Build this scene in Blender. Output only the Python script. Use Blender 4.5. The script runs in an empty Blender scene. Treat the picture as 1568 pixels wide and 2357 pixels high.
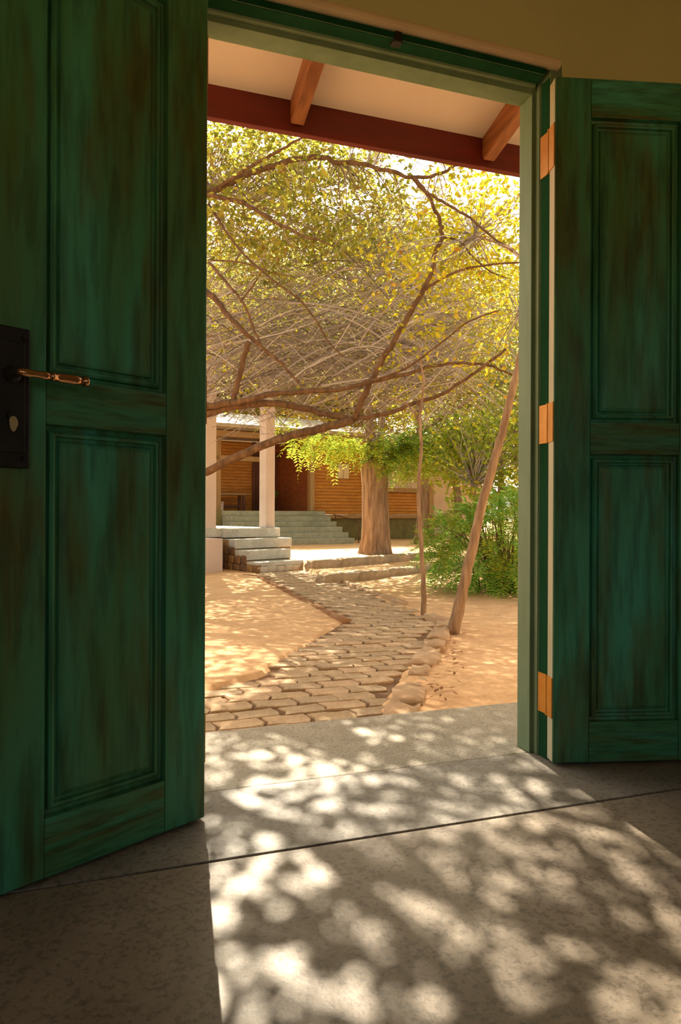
import bpy, math, random
import numpy as np
from mathutils import Matrix, Vector

rng = np.random.default_rng(11)
random.seed(5)
scene = bpy.context.scene
COL = scene.collection
rad = math.radians

# ------------------------------------------------------------------ camera
YAW, ROLL = rad(18.3), 0.0043
F = Vector((math.sin(YAW), math.cos(YAW), 0))
R = Vector((math.cos(YAW), -math.sin(YAW), 0))
U = Vector((0, 0, 1))
Rc = R * math.cos(ROLL) + U * math.sin(ROLL)
Uc = U * math.cos(ROLL) - R * math.sin(ROLL)
cd = bpy.data.cameras.new('camera')
cam = bpy.data.objects.new('camera', cd)
COL.objects.link(cam)
cd.sensor_fit = 'VERTICAL'
cd.sensor_height = 36.0
cd.lens = 24.0
cd.clip_start = 0.02
cd.clip_end = 300
M = Matrix((Rc, Uc, -F)).transposed().to_4x4()
M.translation = (0, -1.795, 0.765)
cam.matrix_world = M
scene.camera = cam

# ------------------------------------------------------------------ sky, sun, exposure
SUN_AZ = math.atan(0.086)        # measured from +y towards +x
SUN_EL = rad(43)
world = bpy.data.worlds.new('sky')
scene.world = world
world.use_nodes = True
wn = world.node_tree
wn.nodes.clear()
w_out = wn.nodes.new('ShaderNodeOutputWorld')
w_bg = wn.nodes.new('ShaderNodeBackground')
w_hs = wn.nodes.new('ShaderNodeHueSaturation')
w_mx = wn.nodes.new('ShaderNodeMixRGB')
w_mx.blend_type = 'MULTIPLY'
w_mx.inputs[0].default_value = 1.0
w_mx.inputs[2].default_value = (1.0, 0.93, 0.78, 1)
w_sky = wn.nodes.new('ShaderNodeTexSky')
w_sky.sky_type = 'NISHITA'
w_sky.sun_disc = False
w_sky.sun_elevation = SUN_EL
w_sky.sun_rotation = SUN_AZ
w_sky.dust_density = 4.0
w_hs.inputs['Saturation'].default_value = 0.35
wn.links.new(w_sky.outputs[0], w_hs.inputs['Color'])
wn.links.new(w_hs.outputs[0], w_mx.inputs[1])
wn.links.new(w_mx.outputs[0], w_bg.inputs[0])
w_bg.inputs[1].default_value = 0.23
wn.links.new(w_bg.outputs[0], w_out.inputs[0])

sd = bpy.data.lights.new('sun', 'SUN')
sd.energy = 11.5
sd.color = (1.0, 0.88, 0.68)
sd.angle = rad(0.4)
sun = bpy.data.objects.new('sun', sd)
COL.objects.link(sun)
to_sun = Vector((math.sin(SUN_AZ) * math.cos(SUN_EL), math.cos(SUN_AZ) * math.cos(SUN_EL), math.sin(SUN_EL)))
sun.rotation_euler = to_sun.to_track_quat('Z', 'Y').to_euler()
sun.location = to_sun * 30

vs = scene.view_settings
vs.view_transform = 'Standard'
vs.look = 'None'
vs.gamma = 1.0
vs.use_curve_mapping = False
vs.exposure = 0.98
scene.cycles.use_denoising = True
scene.cycles.diffuse_bounces = 5
scene.cycles.max_bounces = 8
scene.cycles.caustics_reflective = False
scene.cycles.caustics_refractive = False
scene.cycles.sample_clamp_indirect = 8.0

# ------------------------------------------------------------------ materials
MATS = {}


def new_mat(name):
    m = bpy.data.materials.new(name)
    m.use_nodes = True
    m.node_tree.nodes.clear()
    MATS[name] = m
    return m, m.node_tree


def noise_color(nt, scale, mapping, stops, detail=4, rough=0.55, coord='Object', dist=0.0):
    tc = nt.nodes.new('ShaderNodeTexCoord')
    mp = nt.nodes.new('ShaderNodeMapping')
    mp.inputs['Scale'].default_value = mapping
    nz = nt.nodes.new('ShaderNodeTexNoise')
    nz.inputs['Scale'].default_value = scale
    nz.inputs['Detail'].default_value = detail
    nz.inputs['Roughness'].default_value = rough
    nz.inputs['Distortion'].default_value = dist
    cr = nt.nodes.new('ShaderNodeValToRGB')
    el = cr.color_ramp.elements
    while len(el) < len(stops):
        el.new(0.5)
    for e, (p, c) in zip(el, stops):
        e.position = p
        e.color = (*c, 1)
    nt.links.new(tc.outputs[coord], mp.inputs[0])
    nt.links.new(mp.outputs[0], nz.inputs['Vector'])
    nt.links.new(nz.outputs['Fac'], cr.inputs[0])
    return cr.outputs[0], nz.outputs['Fac'], mp.outputs[0]


def surface(name, layers, roughness=0.7, bump=0.0, bump_scale=40, bump_map=(1, 1, 1), metallic=0.0, spec=0.4):
    """layers: list of (scale, mapping, stops, blend, fac)"""
    m, nt = new_mat(name)
    out = nt.nodes.new('ShaderNodeOutputMaterial')
    bs = nt.nodes.new('ShaderNodeBsdfPrincipled')
    bs.inputs['Roughness'].default_value = roughness
    bs.inputs['Metallic'].default_value = metallic
    bs.inputs['Specular IOR Level'].default_value = spec
    col = None
    for sc_, mp_, stops, blend, fac in layers:
        c, f, v = noise_color(nt, sc_, mp_, stops)
        if col is None:
            col = c
        else:
            mx = nt.nodes.new('ShaderNodeMixRGB')
            mx.blend_type = blend
            mx.inputs[0].default_value = fac
            nt.links.new(col, mx.inputs[1])
            nt.links.new(c, mx.inputs[2])
            col = mx.outputs[0]
    nt.links.new(col, bs.inputs['Base Color'])
    if bump:
        c, f, v = noise_color(nt, bump_scale, bump_map, [(0, (0, 0, 0)), (1, (1, 1, 1))], detail=6)
        b = nt.nodes.new('ShaderNodeBump')
        b.inputs['Strength'].default_value = bump
        b.inputs['Distance'].default_value = 0.01
        nt.links.new(f, b.inputs['Height'])
        nt.links.new(b.outputs[0], bs.inputs['Normal'])
    nt.links.new(bs.outputs[0], out.inputs[0])
    return m


def leaf_mat(name, stops, transl=0.5):
    m, nt = new_mat(name)
    out = nt.nodes.new('ShaderNodeOutputMaterial')
    geo = nt.nodes.new('ShaderNodeNewGeometry')
    cr = nt.nodes.new('ShaderNodeValToRGB')
    el = cr.color_ramp.elements
    while len(el) < len(stops):
        el.new(0.5)
    for e, (p, c) in zip(el, stops):
        e.position = p
        e.color = (*c, 1)
    nt.links.new(geo.outputs['Random Per Island'], cr.inputs[0])
    di = nt.nodes.new('ShaderNodeBsdfDiffuse')
    tr = nt.nodes.new('ShaderNodeBsdfTranslucent')
    mx = nt.nodes.new('ShaderNodeMixShader')
    mx.inputs[0].default_value = transl
    nt.links.new(cr.outputs[0], di.inputs[0])
    nt.links.new(cr.outputs[0], tr.inputs[0])
    nt.links.new(di.outputs[0], mx.inputs[1])
    nt.links.new(tr.outputs[0], mx.inputs[2])
    nt.links.new(mx.outputs[0], out.inputs[0])
    return m


def paint(name, mapping):
    return surface(name, [
        (1.6, mapping, [(0.30, (0.080, 0.160, 0.045)), (0.5, (0.062, 0.27, 0.135)), (0.70, (0.075, 0.39, 0.275))], 'MIX', 1),
        (3.3, (mapping[0] * 0.9, mapping[1] * 0.9, mapping[2] * 1.3), [(0.48, (1, 1, 1)), (0.66, (1.4, 0.46, 0.26))], 'MULTIPLY', 0.9),
        (9.0, mapping, [(0.36, (0.42, 0.34, 0.30)), (0.54, (1, 1, 1))], 'MULTIPLY', 0.6),
    ], roughness=0.5, bump=0.25, bump_scale=14, bump_map=mapping, spec=0.3)


paint('paint_vertical', (4.0, 4.0, 0.5))
paint('paint_horizontal', (1.2, 1.2, 9))
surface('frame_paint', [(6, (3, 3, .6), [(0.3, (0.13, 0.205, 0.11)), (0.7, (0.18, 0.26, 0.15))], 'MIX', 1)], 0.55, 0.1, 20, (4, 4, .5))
surface('rebate_paint', [(6, (3, 3, .6), [(0.3, (0.008, 0.050, 0.018)), (0.7, (0.012, 0.068, 0.028))], 'MIX', 1)], 0.95, 0.1, 20, (4, 4, .5), spec=0.08)  # frame green darkened: the shade in the rebate is put into the colour
surface('edge_paint', [(6, (3, 3, .6), [(0.3, (0.42, 0.39, 0.26)), (0.7, (0.52, 0.48, 0.33))], 'MIX', 1)], 0.55)
surface('plaster', [(2.5, (1, 1, 1), [(0.3, (0.50, 0.49, 0.24)), (0.7, (0.55, 0.54, 0.275))], 'MIX', 1)], 0.9, 0.08, 60)
surface('plaster_bead', [(4, (1, 1, 1), [(0.3, (0.66, 0.52, 0.34)), (0.7, (0.72, 0.58, 0.38))], 'MIX', 1)], 0.8, 0.05, 40)
surface('outer_plaster', [(3, (1, 1, 1), [(0.3, (0.60, 0.50, 0.36)), (0.7, (0.66, 0.56, 0.42))], 'MIX', 1)], 0.9, 0.1, 50)
surface('ceiling_plaster', [(2.5, (1, 1, 1), [(0.3, (0.5, 0.44, 0.28)), (0.7, (0.56, 0.5, 0.32))], 'MIX', 1)], 0.9)


def concrete(name, a, b, rough=0.6):
    return surface(name, [
        (1.8, (1, 1, 1), [(0.3, a), (0.7, b)], 'MIX', 1),
        (9, (1, 1, 1), [(0.35, (0.78, 0.76, 0.72)), (0.62, (1, 1, 1))], 'MULTIPLY', 0.8),
        (90, (1, 1, 1), [(0.38, (0.5, 0.48, 0.46)), (0.5, (1, 1, 1))], 'MULTIPLY', 0.7),
        (210, (1, 1, 1), [(0.55, (1, 1, 1)), (0.68, (1.3, 1.3, 1.28))], 'MULTIPLY', 0.5),
    ], roughness=rough, bump=0.10, bump_scale=70, spec=0.45)


concrete('floor_concrete', (0.23, 0.18, 0.135), (0.32, 0.255, 0.19), 0.5)
concrete('sill_concrete', (0.22, 0.19, 0.16), (0.28, 0.245, 0.205), 0.52)
concrete('porch_concrete', (0.31, 0.265, 0.20), (0.38, 0.33, 0.25), 0.6)
concrete('step_concrete', (0.50, 0.50, 0.45), (0.62, 0.61, 0.55), 0.8)
concrete('stair_concrete', (0.34, 0.36, 0.29), (0.44, 0.45, 0.37), 0.85)
concrete('kerb_concrete', (0.42, 0.30, 0.18), (0.55, 0.40, 0.25), 0.9)
surface('joint_dark', [(5, (1, 1, 1), [(0.3, (0.03, 0.022, 0.015)), (0.7, (0.05, 0.04, 0.03))], 'MIX', 1)], 0.95)
surface('sand', [
    (0.55, (1, 1, 1), [(0.3, (0.62, 0.37, 0.18)), (0.7, (0.73, 0.47, 0.25))], 'MIX', 1),
    (6, (1, 1.6, 1), [(0.35, (0.80, 0.74, 0.68)), (0.6, (1, 1, 1))], 'MULTIPLY', 0.7),
    (45, (1, 1, 1), [(0.35, (0.80, 0.74, 0.66)), (0.55, (1, 1, 1))], 'MULTIPLY', 0.6),
], 0.95, 0.5, 26)
surface('path_bed', [(14, (1, 1, 1), [(0.3, (0.12, 0.06, 0.025)), (0.7, (0.22, 0.12, 0.06))], 'MIX', 1)], 0.95, 0.3, 40)
for i, (a, b) in enumerate([((0.36, 0.245, 0.135), (0.46, 0.325, 0.19)), ((0.42, 0.28, 0.16), (0.52, 0.36, 0.215)), ((0.34, 0.235, 0.135), (0.43, 0.31, 0.19))]):
    surface('paver_%d' % i, [
        (8, (1, 1, 1), [(0.3, a), (0.7, b)], 'MIX', 1),
        (60, (1, 1, 1), [(0.35, (0.72, 0.7, 0.66)), (0.55, (1, 1, 1))], 'MULTIPLY', 0.6)], 0.9, 0.35, 60)
surface('edging_brick', [(10, (1, 1, 1), [(0.3, (0.24, 0.11, 0.045)), (0.7, (0.36, 0.18, 0.08))], 'MIX', 1)], 0.9, 0.4, 40)
surface('rough_kerb', [(7, (1, 1, 1), [(0.3, (0.36, 0.22, 0.12)), (0.7, (0.52, 0.35, 0.20))], 'MIX', 1)], 0.95, 0.5, 40)
for i, c in enumerate([(0.22, 0.12, 0.05), (0.30, 0.17, 0.06), (0.17, 0.09, 0.045), (0.42, 0.34, 0.24)]):
    surface('rubble_%d' % i, [(9, (1, 1, 1), [(0.3, tuple(v * .7 for v in c)), (0.7, tuple(v * 1.25 for v in c))], 'MIX', 1)], 0.95, 0.4, 30)
surface('pale_stone', [(9, (1, 1, 1), [(0.3, (0.46, 0.40, 0.31)), (0.7, (0.60, 0.53, 0.43))], 'MIX', 1)], 0.9, 0.4, 30)
surface('mortar', [(9, (1, 1, 1), [(0.3, (0.16, 0.10, 0.05)), (0.7, (0.22, 0.14, 0.08))], 'MIX', 1)], 0.95)
surface('pillar_plaster', [(3, (1, 1, 1), [(0.3, (0.54, 0.43, 0.37)), (0.7, (0.62, 0.50, 0.43))], 'MIX', 1)], 0.9)
surface('soffit_board', [(3, (1, 1, 1), [(0.3, (0.52, 0.425, 0.345)), (0.7, (0.57, 0.47, 0.385))], 'MIX', 1)], 0.9)
surface('fascia_paint', [(5, (.5, 4, 4), [(0.3, (0.075, 0.006, 0.003)), (0.7, (0.135, 0.011, 0.005))], 'MIX', 1)], 0.5, 0.1, 12, (.6, 6, 6))
surface('rafter_wood', [(5, (7, .6, 7), [(0.3, (0.13, 0.040, 0.010)), (0.55, (0.21, 0.072, 0.018)), (0.75, (0.28, 0.11, 0.03))], 'MIX', 1)], 0.5, 0.15, 12, (8, .6, 8))
surface('roof_tile', [(5, (1, 1, 1), [(0.3, (0.20, 0.09, 0.05)), (0.7, (0.30, 0.14, 0.08))], 'MIX', 1)], 0.9)
surface('metal_roof', [(5, (1, 1, 1), [(0.3, (0.30, 0.24, 0.17)), (0.7, (0.42, 0.35, 0.26))], 'MIX', 1)], 0.6)
surface('house_brick', [(3, (1, 1, 4), [(0.3, (0.44, 0.185, 0.035)), (0.7, (0.60, 0.285, 0.065))], 'MIX', 1),
                        (14, (1.5, 1.5, 3), [(0.4, (0.75, 0.7, 0.66)), (0.6, (1, 1, 1))], 'MULTIPLY', 0.7)], 0.9)
surface('house_mortar', [(6, (1, 1, 1), [(0.3, (0.22, 0.10, 0.025)), (0.7, (0.28, 0.13, 0.04))], 'MIX', 1)], 0.95)
surface('house_timber', [(6, (4, 4, .5), [(0.3, (0.30, 0.18, 0.08)), (0.7, (0.40, 0.26, 0.13))], 'MIX', 1)], 0.8)
surface('entry_wall', [(4, (1, 1, 3), [(0.3, (0.20, 0.05, 0.012)), (0.7, (0.30, 0.085, 0.02))], 'MIX', 1)], 0.85)
surface('dark_timber', [(6, (4, 4, .5), [(0.3, (0.09, 0.035, 0.02)), (0.7, (0.15, 0.06, 0.035))], 'MIX', 1)], 0.7)
surface('window_pale', [(6, (1, 1, 1), [(0.3, (0.62, 0.5, 0.34)), (0.7, (0.75, 0.62, 0.44))], 'MIX', 1)], 0.5)
surface('plinth_stone', [(5, (1, 1, 1), [(0.3, (0.13, 0.12, 0.05)), (0.7, (0.22, 0.19, 0.08))], 'MIX', 1)], 0.95)
surface('brass', [(20, (1, 1, 1), [(0.3, (0.50, 0.19, 0.014)), (0.7, (0.62, 0.26, 0.025))], 'MIX', 1)], 0.42, metallic=0.35)
surface('handle_bronze', [(20, (1, 1, 1), [(0.3, (0.60, 0.30, 0.15)), (0.7, (0.72, 0.38, 0.2))], 'MIX', 1)], 0.22, metallic=1.0)
surface('iron', [(20, (1, 1, 1), [(0.3, (0.010, 0.008, 0.006)), (0.7, (0.022, 0.018, 0.014))], 'MIX', 1)], 0.55, metallic=0.2)
surface('key_metal', [(20, (1, 1, 1), [(0.3, (0.50, 0.38, 0.2)), (0.7, (0.62, 0.48, 0.28))], 'MIX', 1)], 0.35, metallic=0.8)
surface('hole_black', [(20, (1, 1, 1), [(0.3, (0.004, 0.003, 0.003)), (0.7, (0.006, 0.005, 0.004))], 'MIX', 1)], 0.9)
surface('bark', [(5, (5, 5, 1), [(0.3, (0.07, 0.036, 0.016)), (0.55, (0.13, 0.070, 0.032)), (0.75, (0.21, 0.12, 0.058))], 'MIX', 1)], 0.95, 0.5, 20, (5, 5, 1.2))
surface('bark_big', [(4, (5, 5, .7), [(0.3, (0.14, 0.085, 0.05)), (0.55, (0.27, 0.175, 0.11)), (0.75, (0.40, 0.28, 0.18))], 'MIX', 1)], 0.95, 0.8, 9, (5, 5, .8))
surface('bark_pale', [(5, (5, 5, 1), [(0.3, (0.17, 0.10, 0.055)), (0.55, (0.30, 0.195, 0.115)), (0.75, (0.42, 0.29, 0.18))], 'MIX', 1)], 0.95, 0.5, 20, (5, 5, 1.2))
leaf_mat('twig', [(0.0, (0.13, 0.105, 0.09)), (0.5, (0.30, 0.26, 0.235)), (1.0, (0.52, 0.47, 0.44))], 0.0)
leaf_mat('leaf_yellow', [(0.0, (0.28, 0.29, 0.03)), (0.45, (0.50, 0.46, 0.035)), (0.85, (0.62, 0.53, 0.04)), (1.0, (0.42, 0.20, 0.035))], 0.55)
leaf_mat('leaf_olive', [(0.0, (0.187, 0.211, 0.039)), (0.5, (0.359, 0.359, 0.062)), (0.85, (0.484, 0.437, 0.062)), (1.0, (0.281, 0.172, 0.062))], 0.55)
leaf_mat('leaf_green', [(0.0, (0.15, 0.33, 0.05)), (0.5, (0.27, 0.50, 0.09)), (1.0, (0.46, 0.62, 0.14))], 0.5)
leaf_mat('leaf_fresh', [(0.0, (0.172, 0.281, 0.039)), (0.5, (0.312, 0.390, 0.047)), (1.0, (0.484, 0.468, 0.047))], 0.55)
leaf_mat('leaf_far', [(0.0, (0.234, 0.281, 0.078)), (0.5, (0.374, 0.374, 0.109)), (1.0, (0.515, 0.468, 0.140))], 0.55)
surface('leaf_litter', [(9, (1, 1, 1), [(0.3, (0.18, 0.07, 0.02)), (0.7, (0.34, 0.15, 0.05))], 'MIX', 1)], 0.9)

# ------------------------------------------------------------------ builders


class MB:
    def __init__(self, tf=None):
        self.v, self.f, self.tf = [], [], tf

    def add(self, vs_, fs_):
        o = len(self.v)
        if self.tf:
            vs_ = [self.tf(*p) for p in vs_]
        self.v += [tuple(p) for p in vs_]
        self.f += [tuple(i + o for i in q) for q in fs_]
        return self

    def box(self, x0, x1, y0, y1, z0, z1):
        return self.add([(x0, y0, z0), (x1, y0, z0), (x1, y1, z0), (x0, y1, z0), (x0, y0, z1), (x1, y0, z1), (x1, y1, z1), (x0, y1, z1)],
                        [(3, 2, 1, 0), (4, 5, 6, 7), (0, 1, 5, 4), (1, 2, 6, 5), (2, 3, 7, 6), (3, 0, 4, 7)])

    def prism(self, poly, axis, a, b):
        """poly: 2-D outline, extruded along axis ('x','y','z') from a to b"""
        n = len(poly)

        def put(p, t):
            return {'x': (t, p[0], p[1]), 'y': (p[0], t, p[1]), 'z': (p[0], p[1], t)}[axis]
        vs_ = [put(p, a) for p in poly] + [put(p, b) for p in poly]
        fs_ = [tuple(range(n))[::-1], tuple(range(n, 2 * n))] + [(i, (i + 1) % n, n + (i + 1) % n, n + i) for i in range(n)]
        return self.add(vs_, fs_)

    def tube(self, pts, radii, n=8, caps=True):
        pts = [Vector(p) for p in pts]
        m = len(pts)
        t0 = (pts[1] - pts[0]).normalized()
        up = Vector((0, 0, 1)) if abs(t0.z) < .9 else Vector((1, 0, 0))
        a = t0.cross(up).normalized()
        vs_ = []
        for i in range(m):
            t = (pts[min(i + 1, m - 1)] - pts[max(i - 1, 0)]).normalized()
            a = (a - t * a.dot(t)).normalized()
            b = t.cross(a)
            for k in range(n):
                th = 2 * math.pi * k / n
                vs_.append(pts[i] + (a * math.cos(th) + b * math.sin(th)) * radii[i])
        fs_ = []
        for i in range(m - 1):
            for k in range(n):
                k2 = (k + 1) % n
                fs_.append((i * n + k, i * n + k2, (i + 1) * n + k2, (i + 1) * n + k))
        if caps:
            fs_.append(tuple(range(n))[::-1])
            fs_.append(tuple(range((m - 1) * n, m * n)))
        return self.add(vs_, fs_)

    def build(self, name, mat, parent=None, smooth=False, bevel=0, kind=None):
        o = mesh_obj(name, self.v, self.f, mat, parent, smooth)
        if bevel:
            bm = o.modifiers.new('bevel', 'BEVEL')
            bm.width = bevel
            bm.segments = 2
            bm.limit_method = 'ANGLE'
        if kind:
            o['kind'] = kind
        return o


def origin_of(o):
    p = Vector((0, 0, 0))
    while o is not None:
        p = p + o.location
        o = o.parent
    return p


def mesh_obj(name, verts, faces, mat, parent=None, smooth=False):
    me = bpy.data.meshes.new(name)
    off = origin_of(parent) if parent is not None else Vector((0, 0, 0))
    va = np.asarray(verts, dtype=float) - np.array(off)
    me.from_pydata(va.tolist(), [], [tuple(q) for q in faces] if not isinstance(faces, np.ndarray) else faces.tolist())
    if smooth:
        me.polygons.foreach_set('use_smooth', [True] * len(me.polygons))
    me.materials.append(MATS[mat] if isinstance(mat, str) else mat)
    me.update()
    o = bpy.data.objects.new(name, me)
    COL.objects.link(o)
    if parent is not None:
        o.parent = parent
    return o


def tag(o, label, cat=None, group=None, kind=None):
    o['label'] = label
    if cat:
        o['category'] = cat
    if group:
        o['group'] = group
    if kind:
        o['kind'] = kind
    return o


def root(name, loc, label, cat, group=None, kind=None):
    o = bpy.data.objects.new(name, None)
    COL.objects.link(o)
    o.location = loc
    o.empty_display_size = 0.1
    return tag(o, label, cat, group, kind)


def arr(v):
    return np.array(v, float)


def bez(pts, sub=5):
    """Catmull-Rom through pts"""
    P = [arr(p) for p in pts]
    P = [2 * P[0] - P[1]] + P + [2 * P[-1] - P[-2]]
    out = []
    for i in range(1, len(P) - 2):
        for k in range(sub):
            t = k / sub
            a, b, c, d = P[i - 1], P[i], P[i + 1], P[i + 2]
            out.append(.5 * ((2 * b) + (-a + c) * t + (2 * a - 5 * b + 4 * c - d) * t * t + (-a + 3 * b - 3 * c + d) * t ** 3))
    out.append(P[-2])
    return out


# ------------------------------------------------------------------ the room
WY = 0.010            # interior face of the front wall
XL, XR = -2.4, 3.4
YB = -3.4
HC = 2.95
fl = root('floor', (0, -1, -0.05), 'speckled grey brown cement floor inside the doorway with a dark joint', 'floor', kind='structure')
sl = MB().box(XL, XR, YB, -0.295, -0.12, 0.0).build('slab', 'floor_concrete', fl, bevel=0.002)
sl = MB().box(XL, XR, -0.286, 0.085, -0.12, 0.0).build('slab', 'sill_concrete', fl, bevel=0.002)
MB().box(XL, XR, -0.30, -0.28, -0.11, -0.012).build('joint', 'joint_dark', fl)
pf = MB().box(-4.5, 6.0, 0.086, 0.608, -0.20, -0.001).build('porch_floor', 'porch_concrete', bevel=0.008)
tag(pf, 'pale concrete apron just outside the door sill under the eave', 'porch floor', kind='structure')

wf = MB()
wf.box(XL, 0.150, WY, 0.155, 0, 3.2)
wf.box(1.318, XR, WY, 0.155, 0, 3.2)
wf.box(0.150, 1.318, WY, 0.155, 2.158, 3.2)
tag(wf.build('wall_front', 'plaster'), 'olive cream plaster wall above and beside the open doorway', 'wall', kind='structure')
wo = MB()
wo.box(-4.5, 0.150, 0.156, 0.17, -0.2, 3.0)
wo.box(1.318, 6.0, 0.156, 0.17, -0.2, 3.0)
wo.box(0.150, 1.318, 0.156, 0.17, 2.158, 3.0)
tag(wo.build('wall_outer', 'outer_plaster'), 'cream outside face of the wall around the door opening', 'wall', kind='structure')
tag(MB().box(XL - .15, XL, YB, WY, -.1, 3.2).build('wall_left', 'plaster'), 'olive cream plaster wall on the left of the room', 'wall', kind='structure')
tag(MB().box(XR, XR + .15, YB, WY, -.1, 3.2).build('wall_right', 'plaster'), 'olive cream plaster wall on the right of the room', 'wall', kind='structure')
wb = MB()
FILL_WIN = [(-1.55, -0.30), (0.80, 2.05)]  # unseen openings added behind the viewer to brighten the room
WZ0, WZ1 = 0.80, 2.05
wb.box(XL - .15, XR + .15, YB - .15, YB, -.1, WZ0)
wb.box(XL - .15, XR + .15, YB - .15, YB, WZ1, 3.2)
for a, b in ((XL - .15, FILL_WIN[0][0]), (FILL_WIN[0][1], FILL_WIN[1][0]), (FILL_WIN[1][1], XR + .15)):
    wb.box(a, b, YB - .15, YB, WZ0, WZ1)
tag(wb.build('wall_back', 'plaster'), 'olive cream plaster wall behind the viewer with two open windows', 'wall', kind='structure')
for i, (a, b) in enumerate(FILL_WIN):
    r_ = root('window_%d' % (i + 1), (a, YB, WZ0), 'open green framed window in the back wall, %s of the two' % ('left', 'right')[i], 'window', kind='structure')
    for x0, x1, z0, z1 in ((a, a + .05, WZ0, WZ1), (b - .05, b, WZ0, WZ1), ((a + b) / 2 - .025, (a + b) / 2 + .025, WZ0, WZ1)):
        MB().box(x0, x1, YB - .11, YB - .05, z0, z1).build('window_stile', 'frame_paint', r_, bevel=.004)
    for z0, z1 in ((WZ0, WZ0 + .05), (WZ1 - .05, WZ1)):
        MB().box(a + .05, b - .05, YB - .11, YB - .05, z0, z1).build('window_rail', 'frame_paint', r_, bevel=.004)
    MB().box(a - .04, b + .04, YB - .04, YB + .06, WZ0 - .03, WZ0).build('window_sill', 'frame_paint', r_, bevel=.004)
tag(MB().box(XL, XR, YB, WY, HC, HC + .15).build('ceiling', 'ceiling_plaster'), 'pale plaster ceiling over the room', 'ceiling', kind='structure')

# plaster bead over the door head, rounded
bead = MB()
prof = [(WY, 2.136)] + [(WY - 0.022 * math.sin(t) ** .7, 2.152 - 0.016 * math.cos(t)) for t in [rad(a) for a in (15, 40, 65, 90, 115, 140, 165)]] + [(WY, 2.168)]
bead.prism(prof, 'x', 0.135, 1.30)
tag(bead.build('trim_1', 'plaster_bead', smooth=False), 'rounded cream plaster bead above the green door head', 'trim', kind='structure')

# door frame with rebated section: (distance from stop face outwards, y)
fr = root('door_frame', (0.735, 0.08, 0), 'green painted rebated wooden frame around the open doorway', 'door frame', kind='structure')
ST_L, ST_R, ST_T = 0.213, 1.257, 2.098
sec = [(0, 0.150), (0, 0.080), (0.013, 0.078), (0.013, 0.060), (0.019, 0.056), (0.019, WY - 0.001), (0.060, WY - 0.001), (0.060, 0.150)]
MB().prism([(ST_R + a, y) for a, y in sec], 'z', 0.0, ST_T + .060).build('jamb', 'frame_paint', fr, bevel=.0015)
MB().prism([(ST_L - a, y) for a, y in sec][::-1], 'z', 0.0, ST_T + .060).build('jamb', 'frame_paint', fr, bevel=.0015)
for sgn, st in ((1, ST_R), (-1, ST_L)):  # thin dark strips that paint the shade inside the rebate
    xs = sorted((st + sgn * .0188, st + sgn * .0175))
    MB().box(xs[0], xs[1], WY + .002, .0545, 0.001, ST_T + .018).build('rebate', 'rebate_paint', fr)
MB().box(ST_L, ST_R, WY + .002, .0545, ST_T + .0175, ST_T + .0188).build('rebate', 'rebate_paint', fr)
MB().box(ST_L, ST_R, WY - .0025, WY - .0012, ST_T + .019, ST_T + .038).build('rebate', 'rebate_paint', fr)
sech = [(y, ST_T + (a if a < .05 else .038 if y < .1 else .06)) for a, y in sec]
MB().prism(sech, 'x', ST_L - .0, ST_R + .0).build('head', 'frame_paint', fr, bevel=.0015)
MB().box(ST_L - .058, ST_L, WY, .15, ST_T + .038, ST_T + .06).build('head_end', 'frame_paint', fr)
kp = MB().box(0.748, 0.776, 0.004, 0.030, ST_T + .008, ST_T + .019)
kp.box(0.752, 0.772, 0.000, 0.008, ST_T + .008, ST_T + .037)
kp.build('bolt_keeper', 'iron', fr, bevel=.002)


def leaf_tf(corner, ang, side):
    """s: along the leaf from the hinge edge, t: thickness from the face towards the viewer, z"""
    if side > 0:
        d = (math.cos(ang), -math.sin(ang))
        nb = (math.sin(ang), math.cos(ang))
    else:
        d = (-math.cos(ang), -math.sin(ang))
        nb = (-math.sin(ang), math.cos(ang))

    def tf(s, t, z):
        return (corner[0] + s * d[0] + t * nb[0], corner[1] + s * d[1] + t * nb[1], z)
    return tf


TH = 0.045
LW = 0.535


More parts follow.
